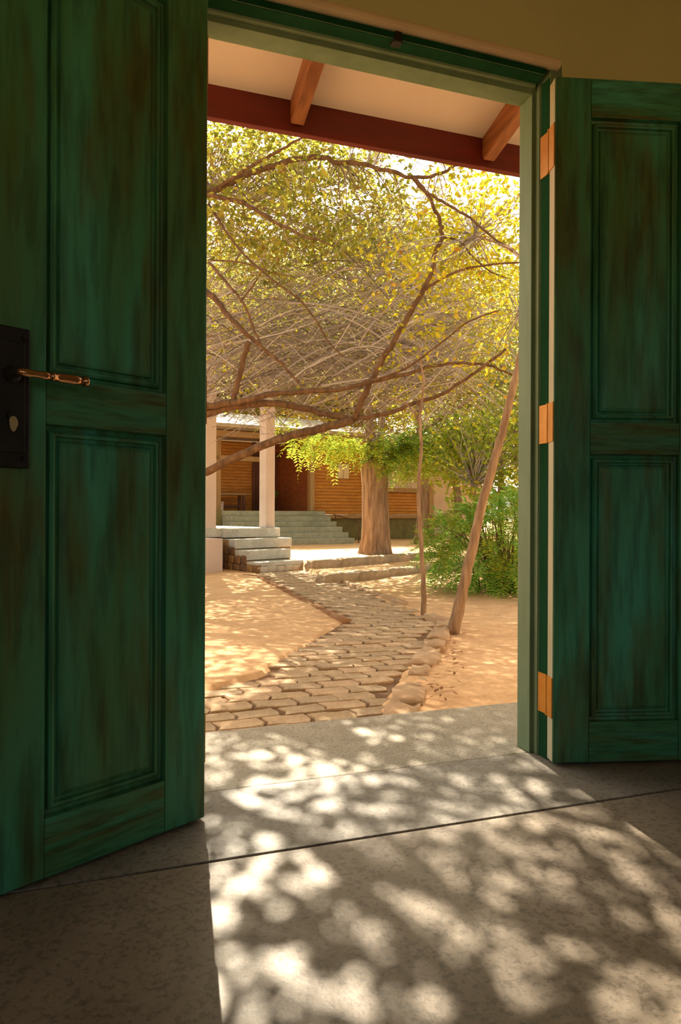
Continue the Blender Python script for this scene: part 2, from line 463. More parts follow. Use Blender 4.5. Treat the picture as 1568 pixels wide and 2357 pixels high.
def door_leaf(name, corner, ang, side, label):
    tf = leaf_tf(corner, ang, side)
    rt = root(name, (*tf(0, TH, 0)[:2], 0.008), label, 'door', kind='structure')
    z0, z1 = 0.008, 2.085
    sA, sB = 0.112, 0.396

    def ring(s0, s1, za, zb, steps):
        vs_, fs_ = [], []
        for ins, t in steps:
            vs_ += [(s0 + ins, t, za + ins), (s1 - ins, t, za + ins), (s1 - ins, t, zb - ins), (s0 + ins, t, zb - ins)]
        for i in range(len(steps) - 1):
            for k in range(4):
                k2 = (k + 1) % 4
                fs_.append((i * 4 + k, i * 4 + k2, (i + 1) * 4 + k2, (i + 1) * 4 + k))
        return vs_, fs_, (len(steps) - 1) * 4
    MB(tf).box(0, sA, 0, TH, z0, z1).build('hinge_stile', 'paint_vertical', rt, bevel=.0025)
    MB(tf).box(sB, LW, 0, TH, z0, z1).build('lock_stile', 'paint_vertical', rt, bevel=.0025)
    for nm, a, b in (('bottom_rail', z0, 0.130), ('middle_rail', 0.944, 1.042), ('top_rail', 1.968, z1)):
        MB(tf).box(sA + .0008, sB - .0008, 0.0006, TH - .0006, a, b).build(nm, 'paint_horizontal', rt, bevel=.002)
    for a, b in ((0.130, 0.944), (1.042, 1.968)):
        mb = MB(tf)
        v_, f_, k = ring(sA, sB, a, b, [(0, .001), (.0015, .018), (.011, .021), (.013, .012), (.018, .007), (.023, .0085), (.0255, .018), (.033, .020)])
        mb.add(v_, f_)
        mb.build('moulding', 'paint_vertical', rt)
        mb = MB(tf)
        v_, f_, k = ring(sA, sB, a, b, [(.032, .020), (.034, .0135), (.039, .0095), (.045, .0065), (.048, .0062)])
        f_.append((k, k + 1, k + 2, k + 3))
        mb.add(v_, f_)
        mb.build('panel', 'paint_vertical', rt)
        MB(tf).box(sA, sB, TH - .016, TH - .008, a, b).build('panel_back', 'paint_vertical', rt)
    # pale strip over the hinge edge of the leaf
    MB(tf).box(-0.0015, 0.0, 0.003, TH - .003, z0 + .003, z1 - .003).build('hinge_edge', 'edge_paint', rt)
    return rt, tf


ANG_R, ANG_L = rad(14.0), rad(28.2)
dR, tfR = door_leaf('door_2', (1.261, -0.038), ANG_R, 1, 'right green panelled door leaf folded back on three brass hinges')
dL, tfL = door_leaf('door_1', (0.214, -0.085), ANG_L, -1, 'left green panelled door leaf with iron lock plate and bronze lever handle')

for za, zb in ((0.140, 0.266), (0.980, 1.104), (1.815, 1.950)):
    px_, py_, _ = tfR(-0.002, TH + .001, 0)
    h = MB().tube([(px_, py_, za), (px_, py_, zb)], [.0055, .0055], 10).build('hinge', 'brass', dR, smooth=False)
    h.location = (0, 0, 0)
    MB().box(ST_R + .0145, ST_R + .0174, 0.008, 0.055, za + .002, zb - .002).build('jamb_plate', 'brass', h)
    MB(tfR).box(-0.0045, -0.0015, 0.002, TH - .001, za + .002, zb - .002).build('leaf_plate', 'brass', h)
    px_, py_, _ = tfL(-0.004, TH + .004, 0)
    h = MB().tube([(px_, py_, za), (px_, py_, zb)], [.0055, .0055], 10).build('hinge', 'brass', dL)
    MB().box(ST_L - .0187, ST_L - .0160, py_, 0.055, za + .002, zb - .002).build('jamb_plate', 'brass', h)
    MB(tfL).box(-0.0045, -0.0015, 0.004, TH, za + .002, zb - .002).build('leaf_plate', 'brass', h)

# lock plate, lever handle and key on the left leaf
pl = MB(tfL).box(0.432, 0.520, -0.012, 0.0, 0.850, 1.128).build('lock_plate', 'iron', dL, bevel=.004)
MB(tfL).box(0.444, 0.508, -0.016, -0.012, 0.880, 1.098).build('plate_ridge', 'iron', pl, bevel=.003)
for z in (1.108, 0.868):
    for s in (0.446, 0.506):
        p = [tfL(s, -0.012, z), tfL(s, -0.0165, z)]
        MB().tube(p, [.006, .004], 8).build('screw', 'iron', pl)
hz = 1.032
hr = MB()
hr.tube([tfL(0.470, -0.012, hz), tfL(0.470, -0.020, hz), tfL(0.470, -0.022, hz), tfL(0.470, -0.052, hz)], [.018, .017, .010, .009], 14)
hd = hr.build('handle', 'iron', dL, smooth=True)
prof_h = [(0.474, .006), (0.466, .0085), (0.452, .009), (0.440, .0070), (0.428, .0085), (0.414, .0095), (0.4135, .0075), (0.409, .0075), (0.4085, .0105), (0.404, .0105), (0.4035, .009), (0.385, .0105), (0.365, .0108), (0.347, .0098), (0.3465, .0075), (0.3425, .0075), (0.342, .0115), (0.334, .0112), (0.331, .006)]
MB().tube([tfL(s, -0.052, hz) for s, r in prof_h], [r for s, r in prof_h], 16).build('lever', 'handle_bronze', hd, smooth=True)
kc = MB()
kc.tube([tfL(0.470, -0.012, 0.952), tfL(0.470, -0.024, 0.952)], [.011, .010], 12)
ky = kc.build('keyhole_cover', 'iron', dL)
MB(tfL).add([(0.470 + .009 * math.cos(a) * (1 if math.sin(a) > 0 else .8), t, 0.935 + (.015 if math.sin(a) > 0 else .016) * math.sin(a)) for t in (-.021, -.025) for a in [i * math.pi / 6 for i in range(12)]],
            [tuple(range(12))[::-1], tuple(range(12, 24))] + [(i, (i + 1) % 12, 12 + (i + 1) % 12, 12 + i) for i in range(12)]).build('key', 'key_metal', ky)

# ------------------------------------------------------------------ eave of the room's own roof
PITCH = math.tan(rad(13.5))
ev = root('eave_roof', (1.0, 0.6, 2.5), 'low eave roof with orange rafters, cream soffit and dark red fascia board', 'eave roof', kind='structure')
EY = 1.00
MB().box(-4.5, 6.0, EY, EY + .035, 2.365, 2.505).build('fascia', 'fascia_paint', ev, bevel=.003)


def soff(y):
    return 2.497 + (EY - y) * PITCH


MB().prism([(EY + .001, soff(EY)), (0.172, soff(.172)), (0.172, soff(.172) + .02), (EY + .001, soff(EY) + .02)], 'x', -4.5, 6.0).build('soffit', 'soffit_board', ev)
MB().prism([(EY + .10, soff(EY + .10) + .021), (0.0, soff(0) + .021), (0.0, soff(0) + .08), (EY + .10, soff(EY + .10) + .06)], 'x', -4.5, 6.0).build('roof_cover', 'roof_tile', ev)
for x in (-2.05, -1.12, -0.20, 0.722, 1.635, 2.55, 3.47):
    p = [(0.172, soff(.172)), (0.172, soff(.172) - .105), (EY - .012, soff(EY) - .105), (EY - .001, soff(EY) - .085), (EY - .001, soff(EY))]
    MB().prism([(a, b) for a, b in p], 'x', x - .028, x + .028).build('rafter', 'rafter_wood', ev, bevel=.003)
MB().box(-4.5, 6.0, 0.0, 0.17, 2.69, 2.72).build('wall_plate', 'rafter_wood', ev)

# ------------------------------------------------------------------ ground
PATH = [(-0.70, 0.62), (-0.70, 1.30), (0.40, 1.34), (0.69, 1.55), (1.10, 2.22), (1.66, 3.08), (1.70, 4.58), (1.80, 7.20), (2.52, 7.46), (2.50, 5.83), (2.36, 3.90), (2.24, 2.72), (1.47, 1.52), (1.04, 0.82), (0.98, 0.62)]


def inside(x, y, poly):
    r = False
    n = len(poly)
    for i in range(n):
        x1, y1 = poly[i]
        x2, y2 = poly[(i + 1) % n]
        if (y1 > y) != (y2 > y) and x < (x2 - x1) * (y - y1) / (y2 - y1) + x1:
            r = not r
    return r


K1a, K1b = arr((2.30, 5.80)), arr((4.55, 7.05))      # lower kerb line
K2a, K2b = arr((2.56, 7.24)), arr((5.35, 8.90))      # upper kerb line


def behind(x, y, a, b):
    d = (b - a) / np.linalg.norm(b - a)
    n = np.array([-d[1], d[0]])
    return (np.array([x, y]) - a) @ n


def ground_z(x, y):
    z = -0.060
    if x > 2.42:
        m = min(1, (x - 2.42) / .08)
        z += m * (.045 if behind(x, y, K1a, K1b) > .06 else 0)
        z += m * (.055 if behind(x, y, K2a, K2b) > .06 else 0)
    elif y > 8.2:
        z += .10
    if x < 1.75 and y < 7:
        z += .018
    z += .012 * math.sin(1.7 * x + .6 * y) * math.sin(1.1 * y - .4 * x) + .006 * math.sin(5.1 * x + 2) * math.sin(4.3 * y + 1)
    return z


gx = np.concatenate([np.linspace(-30, -4, 14), np.linspace(-3.6, -.9, 20), np.linspace(-.85, 2.9, 90), np.linspace(3, 7.4, 45), np.linspace(8, 45, 18)])
gy = np.concatenate([np.linspace(0.595, 4.0, 80), np.linspace(4.09, 10.5, 72), np.linspace(10.8, 60, 34)])
gv, gf = [], []
for y in gy:
    for x in gx:
        z = ground_z(x, y)
        if .6 < y < 7.6 and inside(x, y, PATH):
            z = -0.085
        gv.append((x, y, z))
nx = len(gx)
for j in range(len(gy) - 1):
    for i in range(nx - 1):
        gf.append((j * nx + i, j * nx + i + 1, (j + 1) * nx + i + 1, (j + 1) * nx + i))
bgv = [(-30, -40), (45, -40), (45, -3.6), (3.6, -3.6), (3.6, .1), (45, .1), (45, .596), (-30, .596), (-30, .1), (-2.6, .1), (-2.6, -3.6), (-30, -3.6)]  # unseen ground behind the room, added to bounce light through the back windows
nb_ = len(gv)
gv += [(x, y, -.07) for x, y in bgv]
gf += [tuple(nb_ + i for i in (0, 1, 2, 3, 10, 11)), tuple(nb_ + i for i in (3, 2, 5, 4)), tuple(nb_ + i for i in (11, 10, 9, 8)), tuple(nb_ + i for i in (8, 9, 4, 5, 6, 7))]
gr = mesh_obj('sand_ground', gv, gf, 'sand', smooth=True)
tag(gr, 'orange sandy yard ground on both sides of the paved path', 'sand', kind='structure')

# ------------------------------------------------------------------ paved path
pa = root('paved_path', (1.4, 2.5, -0.06), 'winding path of interlocking brown pavers leading to the stone steps', 'path', kind='structure')
mesh_obj('path_bed', [(x, y, -0.060) for x, y in PATH], [tuple(range(len(PATH)))], 'path_bed', pa)
PW, PH = 0.185, 0.118
pav_mesh = []
for k in range(9):
    r_ = np.random.default_rng(40 + k)
    o = [(-.5, -.5), (-.2, -.44), (.15, -.52), (.5, -.5), (.60, -.05), (.5, .5), (.2, .44), (-.15, .52), (-.5, .5), (-.40, -.05)]
    o = [((x + r_.uniform(-.03, .03)) * (PW - .009), (y + r_.uniform(-.05, .05)) * (PH - .008)) for x, y in o]
    n = len(o)
    tilt = r_.uniform(-.02, .02, 2)
    vs_ = [(x, y, -.03) for x, y in o] + [(x, y, .002) for x, y in o] + [(x * .95, y * .93, .006 + x * tilt[0] + y * tilt[1]) for x, y in o]
    fs_ = [(i, (i + 1) % n, n + (i + 1) % n, n + i) for i in range(n)] + [(n + i, n + (i + 1) % n, 2 * n + (i + 1) % n, 2 * n + i) for i in range(n)] + [tuple(range(2 * n, 3 * n))]
    me = bpy.data.meshes.new('paver')
    me.from_pydata(vs_, [], fs_)
    me.materials.append(MATS['paver_%d' % (k % 3)])
    pav_mesh.append(me)
row = 0
npav = 0
y = 0.70
while y < 7.45:
    j = 0
    x = -0.75 + (PW / 2 if row % 2 else 0)
    while x < 2.7:
        if inside(x, y, PATH) or (inside(x + .05, y, PATH) and inside(x - .09, y, PATH)):
            near = y < 3.2 and x > -.35
            if npav < 298 or near:
                o = bpy.data.objects.new('paver', pav_mesh[random.randrange(9)])
                COL.objects.link(o)
                o.parent = pa
                o.location = Vector((x + random.uniform(-.006, .006), y + random.uniform(-.006, .006), -0.056 + random.uniform(-.004, .004))) - pa.location
                o.rotation_euler = (0, 0, random.uniform(-.07, .07))
                npav += 1
        x += PW
    # the rows open out a little where the path climbs away
    y += PH if y < 3.3 else PH * 1.04
    row += 1
print('PAVERS', npav)


def rock_mesh(name, sx, sy, sz, seed, mat):
    """rough block: a subdivided box with jittered corners"""
    r_ = np.random.default_rng(seed)
    g = [-.5, -.17, .17, .5]
    idx, vs_, fs_ = {}, [], []

    def vid(p):
        if p not in idx:
            q = np.array([g[p[0]], g[p[1]], g[p[2]]])
            ext = sum(1 for c in p if c in (0, 3))
            q = q * (1 - .045 * (ext - 1))
            q = q + r_.uniform(-.06, .06, 3)
            idx[p] = len(vs_)
            vs_.append((q[0] * sx, q[1] * sy, q[2] * sz))
        return idx[p]
    for ax in range(3):
        for s in (0, 3):
            for i in range(3):
                for j in range(3):
                    def mk(a, b):
                        q = [0, 0, 0]
                        q[ax] = s
                        q[(ax + 1) % 3] = a
                        q[(ax + 2) % 3] = b
                        return tuple(q)
                    f = [vid(mk(i, j)), vid(mk(i + 1, j)), vid(mk(i + 1, j + 1)), vid(mk(i, j + 1))]
                    fs_.append(f if s == 3 else f[::-1])
    me = bpy.data.meshes.new(name)
    me.from_pydata(vs_, [], fs_)
    me.polygons.foreach_set('use_smooth', [True] * len(fs_))
    me.materials.append(MATS[mat])
    return me


def place(me, name, parent, loc, rz=0, scale=(1, 1, 1)):
    o = bpy.data.objects.new(name, me)
    COL.objects.link(o)
    if parent is not None:
        o.parent = parent
        o.location = Vector(loc) - origin_of(parent)
    else:
        o.location = loc
    o.rotation_euler = (0, 0, rz)
    o.scale = scale
    return o


def along(pts, step):
    pts = [arr(p) for p in pts]
    out = []
    carry = 0.0
    for a, b in zip(pts[:-1], pts[1:]):
        L = np.linalg.norm(b - a)
        d = (b - a) / L
        t = carry
        while t < L:
            out.append((a + d * t, math.atan2(d[1], d[0])))
            t += step
        carry = t - L
    return out


rk = [rock_mesh('kerb_stone', .29, .13, .12, 60 + i, 'rough_kerb') for i in range(5)]
for i, (p, a) in enumerate(along([(1.10, .74), (1.55, 1.50), (2.30, 2.70), (2.33, 2.95)], .25)):
    place(rk[i % 5], 'kerb_stone', pa, (p[0], p[1], -.092 + .008 * math.sin(i * 2.1)), a + random.uniform(-.12, .12), (random.uniform(.8, 1.15), random.uniform(.75, 1.15), 1))
bk = [rock_mesh('edging_stone', .30, .085, .12, 80 + i, 'edging_brick') for i in range(4)]
for i, (p, a) in enumerate(along([(1.66, 3.14), (1.67, 4.58), (1.74, 6.60), (1.60, 6.85)], .30)):
    place(bk[i % 4], 'edging_stone', pa, (p[0] - .03, p[1], -.083 + random.uniform(-.008, .008)), a + random.uniform(-.05, .05))
for i, (p, a) in enumerate(along([(2.44, 4.0), (2.54, 5.75)], .33)):
    place(rk[i % 5], 'kerb_stone', pa, (p[0] + .03, p[1], -.085), a, (1.3, .6, .8))

# terrace kerbs
tk = [rock_mesh('kerb_slab', .62, .16, .16, 90 + i, 'kerb_concrete') for i in range(4)]
for nm, a, b, zb, lab in (('terrace_kerb', K1a, K1b, -0.045, 'lower of two sandy concrete terrace kerbs right of the path'),
                          ('terrace_kerb', K2a, K2b, 0.0, 'upper sandy concrete terrace kerb in front of the big tree trunk')):
    r_ = root(nm, (float(a[0]), float(a[1]), zb - .03), lab, 'kerb')
    for i, (p, an) in enumerate(along([a, b], .60)):
        place(tk[i % 4], 'kerb_slab', r_, (p[0] + .27 * math.cos(an), p[1] + .27 * math.sin(an), zb + .0), an + random.uniform(-.02, .02), (1, 1.0, 1.0 if zb < -.02 else 1.15))

# fallen leaves along the kerb and on the sand
ll = MB()
for i in range(150):
    if i < 90:
        t = random.random()
        x, y_ = 1.22 + 1.15 * t + random.uniform(-.01, .16), .85 + 1.95 * t + random.uniform(-.10, .05)
    else:
        x, y_ = random.uniform(-.2, 4.5), random.uniform(.8, 7)
        if inside(x, y_, PATH):
            continue
    z = ground_z(x, y_) + .012
    a = random.uniform(0, 6.3)
    s = random.uniform(.012, .028)
    c_, s_ = math.cos(a) * s, math.sin(a) * s
    ll.add([(x - c_, y_ - s_, z), (x - s_ * .4, y_ + c_ * .4, z + .004), (x + c_, y_ + s_, z + .008), (x + s_ * .4, y_ - c_ * .4, z + .003)], [(0, 1, 2, 3)])
tag(ll.build('leaf_litter', 'leaf_litter'), 'dry brown fallen leaves scattered on the sand along the path kerb', 'leaf litter', kind='stuff')

# ------------------------------------------------------------------ near stone steps with raised porch and pillars
T2 = rad(26)
W2, V2, O2 = arr((math.cos(T2), math.sin(T2))), arr((-math.sin(T2), math.cos(T2))), arr((1.85, 7.19))


def tfB(w, v, z):
    p = O2 + w * W2 + v * V2
    return (p[0], p[1], z)


stp = root('stone_steps', tfB(.37, .3, -.06), 'four pale concrete steps with rubble sides at the end of the path', 'steps')
for i in range(4):
    ztop = -.06 + .145 * (i + 1)
    MB(tfB).box(-.012, .762 if i < 2 else 1.02, .28 * i, .28 * i + .34, ztop - (.052 if i == 0 else .13), ztop).build('step', 'step_concrete', stp, bevel=.006)
MB(tfB).box(.02, .74, .02, 1.1, -.12, -.06 + .1).build('core', 'mortar', stp)
MB(tfB).box(.02, .74, .30, 1.1, -.12, -.06 + .2).build('core', 'mortar', stp)
MB(tfB).box(.02, 1.0, .58, 1.3, -.12, -.06 + .36).build('core', 'mortar', stp)
ps = [rock_mesh('stone', .15, .06, .09, 120 + i, 'pale_stone') for i in range(4)]
for k, w in enumerate((.06, .20, .345, .49, .635, .715)):
    place(ps[k % 4], 'stone', stp, tfB(w, .018, -.06 + (.048 if k % 2 else .042)), T2 + random.uniform(-.05, .05), (1 if k < 5 else .5, 1, 1.05))
rs = [rock_mesh('stone', .16, .07, .12, 130 + i, 'rubble_%d' % (i % 3)) for i in range(6)]
q = 0
for z, v0 in ((-.01, .08), (.10, .36), (.21, .64), (.31, .80)):
    v = v0
    while v < 1.25:
        place(rs[q % 6], 'stone', stp, tfB(.01, v, z), T2 + math.pi / 2 + random.uniform(-.08, .08), (random.uniform(.85, 1.1), 1, random.uniform(.85, 1.05)))
        v += .15
        q += 1

por = root('raised_porch', tfB(-.2, 1.6, -.06), 'raised concrete porch slab with plaster plinth at the left edge', 'porch')
MB(tfB).box(-2.6, 1.03, .90, 4.2, .40, .521).build('slab', 'step_concrete', por, bevel=.006)
MB(tfB).box(-2.5, -.42, .96, 4.0, -.12, .40).build('plinth_core', 'mortar', por)
MB(tfB).box(-.42, .95, 1.35, 4.0, -.12, .40).build('plinth_core', 'mortar', por)
MB(tfB).box(-.52, -.26, .50, .94, -.12, .398).build('plinth', 'pillar_plaster', por, bevel=.004)
for z in (0.0, .115, .23, .335):
    for k in range(4):
        place(rs[(q + k) % 6], 'stone', por, tfB(-.18 + .15 * k + random.uniform(-.02, .02), 1.32, z), T2, (1, 1, 1))
    q += 3
MB(tfB).box(-2.5, 1.05, .93, 1.09, 3.131, 3.28).build('porch_beam', 'house_timber', por, bevel=.006)
for w, v, lab in ((.915, 1.03, 'pink plaster pillar standing above the steps, right of the two'), (-.18, .99, 'pink plaster pillar beside the left door leaf, left of the two')):
    pr_ = root('porch_pillar', tfB(w, v, .521), lab, 'pillar', 'porch pillars')
    MB(tfB).box(w - .085, w + .085, v - .085, v + .085, .521, 3.05).build('shaft', 'pillar_plaster', pr_, bevel=.006)
    MB(tfB).box(w - .105, w + .105, v - .105, v + .105, 3.05, 3.13).build('capital', 'pillar_plaster', pr_, bevel=.006)
    MB(tfB).box(w - .088, w + .088, v - .088, v + .088, .521, .535).build('base', 'step_concrete', pr_)

# ------------------------------------------------------------------ brick house in the back
T3 = rad(12)
W3, V3, O3 = arr((math.cos(T3), math.sin(T3))), arr((-math.sin(T3), math.cos(T3))), arr((4.58, 14.5))


def tfH(w, v, z):
    p = O3 + w * W3 + v * V3
    return (p[0], p[1], z)


PF = .784
st2 = root('wide_stairs', tfH(-1, -1, .03), 'wide grey concrete stairs leading up to the brick house', 'stairs')
for i in range(6):
    zt = .04 + .124 * (i + 1)
    MB(tfH).box(-2.35, .36, -1.56 + .28 * i, .05, zt - .124 if i else -.05, zt).build('step', 'stair_concrete', st2, bevel=.008)

hs = root('brick_house', tfH(0, 2, 0), 'single storey orange brick house with a timber porch behind the trees', 'house')
MB(tfH).box(-2.35, .36, .05, 2.6, .3, PF).build('porch_slab', 'stair_concrete', hs, bevel=.01)
MB(tfH).box(.36, 4.1, .0, 2.6, .60, PF - .1).build('floor_slab', 'house_timber', hs, bevel=.01)
MB(tfH).box(.40, 4.0, .12, 2.4, -.1, .60).build('plinth', 'plinth_stone', hs)
MB(tfH).box(-4.2, -2.36, -.2, 2.6, -.1, PF).build('plinth', 'plinth_stone', hs)


def brick_wall(w0, w1, v0, v1, z0, z1, core=True):
    if core:
        MB(tfH).box(w0 + .01, w1 - .01, v0 + .012, v1, z0, z1).build('wall_core', 'house_mortar', hs)
    z = z0
    while z + .07 < z1:
        MB(tfH).box(w0, w1, v0, v1 - .02, z + .006, z + .074).build('brick_course', 'house_brick', hs)
        z += .082


brick_wall(.10, 1.75, .10, .35, PF - .08, 2.62)
brick_wall(1.75, 3.75, .10, .35, PF - .08, 1.30)
brick_wall(-4.0, -.36, 2.0, 2.25, PF, 2.62)
brick_wall(-4.2, -2.40, -.15, .05, -.05, .05, core=False)
MB(tfH).box(-.36, .12, 2.02, 2.2, PF, 2.62).build('entry_wall', 'entry_wall', hs)
MB(tfH).box(-.62, .02, 1.95, 2.0, PF, 2.35).build('door', 'dark_timber', hs, bevel=.01)
MB(tfH).box(.10, .32, .35, 2.0, PF, 2.62).build('side_wall', 'entry_wall', hs)
MB(tfH).box(1.72, 3.85, .03, .40, 1.30, 1.42).build('parapet_cap', 'house_timber', hs, bevel=.01)
MB(tfH).box(3.72, 3.88, .0, .42, .3, 1.55).build('corner_post', 'house_timber', hs, bevel=.01)
MB(tfH).box(.0, .12, -.05, .07, PF, 2.62).build('porch_post', 'house_timber', hs, bevel=.008)
MB(tfH).box(-.70, -.62, 1.92, 1.99, PF, 2.62).build('porch_post', 'dark_timber', hs, bevel=.008)
MB(tfH).box(-2.29, -2.16, .4, .53, PF, 2.70).build('porch_post', 'house_timber', hs, bevel=.008)
MB(tfH).box(-2.29, -.9, .4, .5, 1.98, 2.10).build('porch_beam', 'house_timber', hs, bevel=.008)
MB(tfH).box(-2.5, .2, -.05, .06, 2.50, 2.64).build('porch_beam', 'house_timber', hs, bevel=.008)
wd = MB(tfH).box(.82, 1.18, .06, .12, 1.60, 2.02).build('window', 'house_timber', hs, bevel=.006)
for a, b in ((.84, .99), (1.01, 1.16)):
    MB(tfH).box(a, b, .045, .062, 1.63, 1.99).build('pane', 'window_pale', wd)
rf = MB(tfH)
rf.add([(-4.4, -.55, 2.66), (2.3, -.55, 2.66), (2.3, 4.6, 2.66), (-4.4, 4.6, 2.66), (-4.4, -.55, 2.74), (2.3, -.55, 2.74), (2.3, 4.6, 2.74), (-4.4, 4.6, 2.74), (-3.4, 2.0, 3.35), (1.3, 2.0, 3.35)],
       [(3, 2, 1, 0), (0, 1, 5, 4), (1, 2, 6, 5), (2, 3, 7, 6), (3, 0, 4, 7), (4, 5, 9, 8), (5, 6, 9), (6, 7, 8, 9), (7, 4, 8)])
rf.build('roof', 'metal_roof', hs)

bn = root('wooden_bench', tfH(-1.75, 1.6, PF), 'long dark wooden bench on the brick house porch', 'bench')
MB(tfH).box(-2.35, -1.1, 1.35, 1.75, PF + .40, PF + .45).build('seat', 'house_timber', bn, bevel=.006)
for w in (-2.28, -1.17):
    for v in (1.40, 1.70):
        MB(tfH).box(w - .03, w + .03, v - .03, v + .03, PF, PF + .40).build('leg', 'dark_timber', bn)
MB(tfH).box(-2.3, -1.15, 1.68, 1.72, PF + .08, PF + .14).build('stretcher', 'dark_timber', bn)
so = root('block_stool', tfH(-2.1, .9, PF), 'small pale block stool near the porch post', 'stool')
MB(tfH).box(-2.14, -1.94, .8, 1.0, PF, PF + .19).build('body', 'pillar_plaster', so, bevel=.01)
MB(tfH).box(-2.15, -1.93, .79, 1.01, PF + .19, PF + .22).build('top', 'pillar_plaster', so, bevel=.006)
hrl = root('handrail', tfH(.62, -.7, .0), 'thin metal handrail right of the wide stairs', 'handrail')
MB().tube([tfH(.60, -1.35, .02), tfH(.60, -1.35, .50), tfH(.60, -1.25, .56), tfH(.60, -.15, .70)], [.012] * 4, 6).build('rail', 'dark_timber', hrl)
MB().tube([tfH(.60, -.25, .02), tfH(.60, -.25, .69)], [.012] * 2, 6).build('post', 'dark_timber', hrl)

# garden shelter and far pale building on the right
gs = root('garden_shelter', (7.5, 10.4, 0), 'dark timber post and beam shelter beyond the green bush', 'shelter')
MB().box(7.46, 7.55, 10.40, 10.49, 0, 1.90).build('post', 'dark_timber', gs)
MB().box(9.46, 9.55, 10.40, 10.49, 0, 1.90).build('post', 'dark_timber', gs)
MB().box(6.9, 9.9, 10.40, 10.48, 1.88, 1.98).build('beam', 'dark_timber', gs)
fb = root('far_building', (9.5, 20, 0), 'far pale pink building between the trunks on the right', 'building')
MB().box(7.8, 12.0, 19, 23, 0, 2.6).build('wall', 'pillar_plaster', fb)
MB().add([(7.4, 18.5, 2.6), (12.4, 18.5, 2.6), (12.4, 23.5, 2.6), (7.4, 23.5, 2.6), (8.8, 21, 3.6), (11, 21, 3.6)], [(3, 2, 1, 0), (0, 1, 5, 4), (1, 2, 5), (2, 3, 4, 5), (3, 0, 4)]).build('roof', 'roof_tile', fb)

# ------------------------------------------------------------------ plants
LEAF_V = np.array([(0, 0, 0), (.38, .5, .06), (1, 0, 0), (.38, -.5, .06)], float)


def rand_rot(n, g, flat=0.0):
    """n random frames (x axis, y axis, z axis)"""
    x = g.normal(size=(n, 3))
    x[:, 2] = x[:, 2] * (1 - flat) - .35
    x /= np.linalg.norm(x, axis=1)[:, None]
    t = g.normal(size=(n, 3))
    t[:, 2] += flat * 2
    y = np.cross(t, x)
    y /= np.linalg.norm(y, axis=1)[:, None]
    return x, y, np.cross(x, y)


def leaves(centers, size, g, width=.5, flat=.3, jit=.35):
    n = len(centers)
    x, y, z = rand_rot(n, g, flat)
    s = size * g.uniform(1 - jit, 1 + jit, n)[:, None]
    v = np.empty((n, 4, 3))
    for k in range(4):
        a, b, c = LEAF_V[k]
        v[:, k] = centers + (x * a + y * b * width + z * c) * s
    f = np.arange(n * 4).reshape(n, 4)
    return v.reshape(-1, 3), f


def clumps(centers, per, sig, g):
    n = len(centers)
    c = np.repeat(centers, per, axis=0)
    return c + g.normal(size=c.shape) * np.asarray(sig)


def ellipsoid(c, r, n, g, shell=.35):
    d = g.normal(size=(n, 3))
    d /= np.linalg.norm(d, axis=1)[:, None]
    q = g.uniform(shell ** 3, 1, n) ** (1 / 3)
    return arr(c) + d * q[:, None] * arr(r)


def twig_mesh(starts, ends, sag, r0, r1, g, seg=5, sides=3, wob=.04, zmin=-9):
    """many thin curved tubes, joined"""
    keep = np.minimum(starts[:, 2], ends[:, 2]) > zmin
    starts, ends = starts[keep], ends[keep]
    n = len(starts)
    t = np.linspace(0, 1, seg)
    d = ends - starts
    L = np.linalg.norm(d, axis=1)[:, None]
    w1 = g.normal(size=(n, 3)) * wob * L
    pts = starts[:, None, :] + d[:, None, :] * t[None, :, None]
    pts[:, :, 2] += (sag * L) * (4 * t * (1 - t))[None, :]
    pts += w1[:, None, :] * np.sin(t * math.pi * 1.5)[None, :, None]
    tan = np.gradient(pts, axis=1)
    tan /= np.linalg.norm(tan, axis=2)[:, :, None] + 1e-9
    up = np.array([.13, .21, 1.0])
    a = np.cross(tan, up)
    a /= np.linalg.norm(a, axis=2)[:, :, None] + 1e-9
    b = np.cross(tan, a)
    rr = (r0 + (r1 - r0) * t)[None, :, None]
    if np.ndim(r0) > 0:
        pass
    V = np.empty((n, seg, sides, 3))
    for k in range(sides):
        th = 2 * math.pi * k / sides
        V[:, :, k] = pts + (a * math.cos(th) + b * math.sin(th)) * rr
    base = (np.arange(n) * seg * sides)[:, None, None]
    i = np.arange(seg - 1)[None, :, None]
    k = np.arange(sides)[None, None, :]
    k2 = (k + 1) % sides
    f = np.stack([base + i * sides + k, base + i * sides + k2, base + (i + 1) * sides + k2, base + (i + 1) * sides + k], axis=-1).reshape(-1, 4)
    return V.reshape(-1, 3), f


